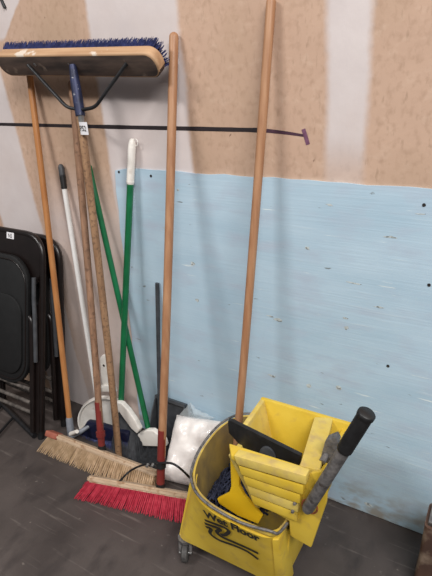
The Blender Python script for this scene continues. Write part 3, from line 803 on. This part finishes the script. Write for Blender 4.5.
# outer right wall under the band
slab('outer_wall', (-.300, yb_t, ZT - .018), (-.298, YF + .004, ZT - .018), (-.318, YF + .01, .32), (-.318, -.30, .36), (-.012, 0, 0), M['yellow'])
# front plate
def fp(px, py, y=YF): return W(px, py, y)
front = [fp(231, 454), fp(304, 474.5), fp(320, 472), fp(328, 482), fp(326, 504), fp(311, 548), fp(290, 536), fp(289, 521), fp(256, 503), fp(250, 488), fp(240, 470)]
prism('front_plate', front, (0, .014, 0), M['yellow'], root, .004, label='yellow front plate')
# five ribs, one proud step each
tops = [455.5, 466, 476, 485.5, 495]; lefts = [233.5, 238, 242.5, 246.5, 250]
for i in range(5):
    lx0, ty = lefts[i], tops[i]; sl = (520.5 - 503) / (289 - 256) * .88
    ex = [306, 303, 300, 298, 297][i]
    sl = [.285, .31, .335, .36, .385][i]
    y0 = YF - .026 + i * .0035
    P = [W(lx0, ty, y0), W(ex, ty + (ex - lx0) * sl, y0), W(ex, ty + 9.2 + (ex - lx0) * sl, y0), W(lx0 + 3, ty + 9.2, y0)]
    prism('rib', P, (0, YF - y0 + .004, 0), M['yellow_worn'] if i in (0, 3) else M['yellow'], root, .0042)
# front rim lip
prism('front_rim', [F(229, 443, ZT), F(303, 466, ZT), F(304, 475, ZT - .002), F(231, 455.5, ZT - .002)], (0, 0, -.016), M['yellow'], root, .004)
# black press plate inside
yp = F(262, 436, ZT + .01).y
P = [W(px, py, yp) for px, py in ((227.5, 421), (230, 420.5), (301, 456), (298, 476), (262, 478), (243, 449), (228.5, 433))]
prism('press_plate', P, (0, .014, 0), M['rubber'], root, .003, label='black press plate sticking out at the left')
p = W(267, 456, yp - .006); q = [p + V((math.cos(t) * .026, 0, math.sin(t) * .036 - .006)) for t in [math.pi * i / 10 for i in range(11)]]
prism('press_boss', q, (0, .008, 0), M['dark_plastic'], root, .002)
# lever
lv0 = W(307.5, 509, YF - .028); lv1 = W(367.5, 412.5, YF - .03); d = (lv1 - lv0).normalized()
tube('lever', [lv0 - d * .006, lv0 + d * .004, lerp(lv0, lv1, .4), lerp(lv0, lv1, .72)], [.012, .0155, .0155, .0155], M['grey_metal'], root, 16, label='worn grey metal lever tube')
g0 = lerp(lv0, lv1, .645)
GL = (lv1 - g0).length
prof = [(0, .017), (.004, .0188)]
k = .012
while k < GL - .014: prof += [(k, .019), (k + .003, .0182)]; k += .009
prof += [(GL - .012, .0205), (GL - .003, .0205), (GL, .0175)]
tube('lever_grip', [g0 + d * s for s, _ in prof], [r for _, r in prof], M['rubber'], root, 18, label='black ribbed rubber grip')
piv = lv0 + V((.001, .014, -.004))
tp2 = [lv0 + V((math.cos(t) * .021 + .0, .016, math.sin(t) * .021 - .006)) for t in [2 * math.pi * i / 18 for i in range(19)]]
tube('pivot_ring', tp2, .0024, mat('rust', S_(150, 78, 40), S_(120, 60, 36), .8, (60, 60, 60)), root, 6, label='rusty pivot ring')
for px, py in ((295, 503), (293, 511)):
    p = W(px, py, YF - .016); tube('rivet', [p, p + V((0, -.006, 0))], [.005, .004], M['grey_metal'], root, 8)
# metal linkage beside the band
prism('linkage', [W(px, py, -.42) for px, py in ((325, 441), (335, 437), (338, 443), (331, 462), (321, 474), (318, 466))], (0, .03, 0), M['grey_metal'], root, .004, label='grey metal linkage')
tube('link_bar', [W(322, 462, -.44), W(334, 441, -.37)], .009, M['grey_metal'], root, 10)

# ------------------------------------------------------------------ wet mop standing in the bucket
hb3 = V((-.652, -.215, .20)); q = W(238.5, 420, -.19)
ht3 = W(271.5, -3, -.016)
root = thing('wet_mop', 'mop with longest wooden handle standing in the yellow bucket, navy yarn', 'mop', V((hb3.x, hb3.y, .11)))
q0 = q + (q - ht3).normalized() * .22
pts, rr = pole(q0, ht3, .0140, True, 14, .003); tube('handle', pts, rr, M['wood'], root, 14)
tube('clamp', [q0 + (ht3 - q0).normalized() * .06, q0, q0 - V((.0, .01, .03))], [.019, .024, .02], M['grey_plastic'], root, 12)
S = []
rnd = random.Random(4)
vs, fs = [], []
for i in range(230):
    an = rnd.uniform(0, 2 * math.pi); rad = rnd.uniform(.02, 1) ** .6
    e = V((-.615 + math.cos(an) * .105 * rad, -.36 + math.sin(an) * .125 * rad, rnd.uniform(.17, .255)))
    s0 = q0 + V((rnd.uniform(-.02, .02), rnd.uniform(-.02, .02), -.01))
    m_ = (s0 + e) / 2 + V((rnd.uniform(-.04, .04), rnd.uniform(-.05, .03), rnd.uniform(.01, .05)))
    e2 = e + V((rnd.uniform(-.04, .04), rnd.uniform(-.04, .04), rnd.uniform(-.02, .01))); e2.z = max(e2.z, .115)
    for p in (m_, e, e2):
        p.x = min(max(p.x, -.70 if p.z > .2 else -.67), -.46); p.y = min(max(p.y, -.485), -.17)
    g = tube_geo(smoothpath([s0, m_, e, e2], 3), .0042, 4); n0 = len(vs); vs += g[0]; fs += [[k + n0 for k in f] for f in g[1]]
mesh('yarn', vs, fs, M['mop_yarn'], root, smooth=True, kind='stuff', label='dark navy mop yarn')

# ------------------------------------------------------------------ folded chairs
def chair_parts(root, x1, wd, bot, top, sticker, zrot=0.0):
    """folded chair leaning back: bot/top are (y,z) of the plane, x1 = right side"""
    bv = V((0, bot[0], bot[1])); tv = V((0, top[0], top[1])); Lc = (tv - bv).length; up = (tv - bv).normalized(); nr = V((0, -up.z, up.y))
    R_ = Matrix.Rotation(zrot, 3, 'Z'); piv = V((x1, bot[0], 0))
    def P(u, v_, o=0.0):      # u measured left from the right side
        p = bv + V((x1 - u, 0, 0)) + up * v_ + nr * o
        return piv + R_ @ (p - piv)
    H = Lc; r = .0145
    def U(u0, u1, v0, v1, rad, o0, o1):
        # inverted U tube, bottom (v0) to arch at v1
        pts = [P(u0, v0, o0), P(u0, (v0 + v1) / 2, (o0 + o1) / 2)]
        pts += bez(P(u0, v1 - rad, o1), P(u0, v1, o1), P(u0 + rad, v1, o1), 7)
        pts += bez(P(u1 - rad, v1, o1), P(u1, v1, o1), P(u1, v1 - rad, o1), 7)
        pts += [P(u1, (v0 + v1) / 2, (o0 + o1) / 2), P(u1, v0, o0)]
        return pts
    tube('frame', U(0.012, wd - .012, 0.0, H - .012, .11, 0, 0), r, M['chair_black'], root, 12, label='black tubular frame')
    # back panel following the arch
    def sheet(name, outline, o, m, th=.012, bev=.004, **k):
        return prism(name, [P(u, v_, o) for u, v_ in outline], (R_ @ (nr * th)), m, root, bev, **k)
    arch = rrect(.018, wd - .018, H - .26, H - .010, .105, 8)
    bk = sheet('back_panel', arch, -.004, M['chair_black'], .016, .005, label='glossy black back panel')
    tube('rear_legs', U(.045, wd - .045, .03, H * .62, .05, .02, .03), .0125, M['chair_black'], root, 12)
    seat = rrect(.055, wd - .055, H * .26, H * .885, .12, 8)
    st = sheet('seat', seat, .022, M['chair_seat'], .024, .009, label='black padded seat')
    rim_ = [P(u, v_, .047) for u, v_ in rrect(.066, wd - .066, H * .28, H * .865, .11, 8)]
    tube('seat_rim', rim_ + [rim_[0]], .0035, M['chair_black'], st, 8)
    cush = rrect(.085, wd - .085, H * .31, H * .70, .09, 8)
    prism('seat_pad', [P(u, v_, .040) for u, v_ in cush], R_ @ (nr * .016), M['chair_seat'], st, .007)
    # grey folding link on the right, cross bars at the foot
    for u in (.026, wd - .026):
        tube('link_bar', [P(u + .008, H * .80, .030), P(u + .004, H * .70, .033), P(u - .004, H * .6, .033), P(u - .008, H * .40, .030)], .0095, M['chair_grey'], root, 10, label='grey folding link bar')
    for v_, o, u0 in ((.11, .004, .012), (.17, .022, .06), (.235, .024, .06)):
        tube('cross_bar', [P(u0, v_, o), P(wd - u0, v_, o)], .009, M['chair_dusty'], root, 10, label='dusty cross bar')
    for u in (.008, wd - .046):
        prism('leg_channel', [P(u, .03, .004), P(u + .038, .03, .004), P(u + .038, H * .6, .006), P(u, H * .72, .006)], R_ @ (nr * .014), M['chair_black'], root, .004)
    for u in (.012, wd - .012):
        tube('foot_cap', [P(u, -.002, 0), P(u, .035, 0)], [.0155, .015], M['rubber'], root, 12)
    if sticker:
        s0 = P(x1 - sticker.x, 0, 0)
        vv = (sticker.z - bot[1]) / up.z; uu = x1 - sticker.x
        q = [P(uu - a_, vv + b_, .0145) for a_, b_ in ((-.024, -.014), (.024, -.014), (.024, .014), (-.024, .014))]
        lb = mesh('label_sticker', q, [[0, 3, 2, 1]], M['label'], bk, label='white paper label')
        text_mesh('lettering', 'N5', P(uu + .012, vv - .009, .0153), (P(uu, 0) - P(uu + 1, 0)).normalized(), up, .018, M['print_black'], lb, width=.024, bold=.01)
c1 = thing('folding_chair', 'folded black metal chair with white sticker leaning at the left edge', 'chair', V((-1.93, -.27, 0)), 'folded black chairs')
chair_parts(c1, -1.676, .47, (-.285, .0), (-.085, .93), W(9.5, 236.5, -.11))
c2 = thing('folding_chair', 'second folded black chair, mostly hidden behind the stickered one', 'chair', V((-1.93, -.17, 0)), 'folded black chairs')
chair_parts(c2, -1.652, .47, (-.165, .0), (-.024, .90), None)
# low black rack foot on the floor in front of the chairs
rk = thing('wire_rack', 'black metal rack lying on the floor by the folded chairs', 'rack', F(0, 425, 0))
pa, pb2_ = F(34.5, 436, .014), F(-30, 372, .014)
tube('edge_bar', [pa, pb2_], .0125, M['black_metal'], rk, 10)
pd = (F(0, 428, .012) - F(12.5, 414, .012)).normalized()
for t in (.35, .52, .70, .9):
    s0 = lerp(pa, pb2_, t - .08); tube('rod', [s0, s0 + pd * .42], .0062, M['black_metal'], rk, 8)
s0 = lerp(pa, pb2_, .2) + pd * .42; s1 = pb2_ + pd * .42
tube('edge_bar', [s0, s1], .0125, M['black_metal'], rk, 10)

# ------------------------------------------------------------------ worn brown post foot at the right edge
po = F(412, 584, 0)
root = thing('wooden_post', 'worn brown wooden post foot with scuffed pale edge at lower right', 'post', V((po.x + .06, po.y + .02, 0)))
zt = W(427, 512, po.y).z - .045
bm = bmesh.new()
secs = [(0, .0, 1.0), (.03, .0, 1.0), (.07, .003, .96), (.12, .005, .93), (zt, .006, .91)]
rings = []
for z, ins, s in secs:
    out = rrect(po.x + ins, po.x + .16 - ins, po.y - .02 + ins, po.y + .10 - ins, .014, 4); rings.append([bm.verts.new((x, y, z)) for x, y in out])
for i in range(len(rings) - 1):
    for k in range(len(rings[0])): bm.faces.new([rings[i][k], rings[i][(k + 1) % len(rings[0])], rings[i + 1][(k + 1) % len(rings[0])], rings[i + 1][k]])
bm.faces.new(rings[0][::-1]); bm.faces.new(rings[-1])
autosmooth(frombm('post_foot', bm, M['rust_wood'], root), 40)
obox('top_plate', V((po.x + .08, po.y + .04, zt + .008)), (1, 0, 0), (0, 1, 0), (0, 0, 1), .13, .09, .016, M['grey_metal'], root, .003)
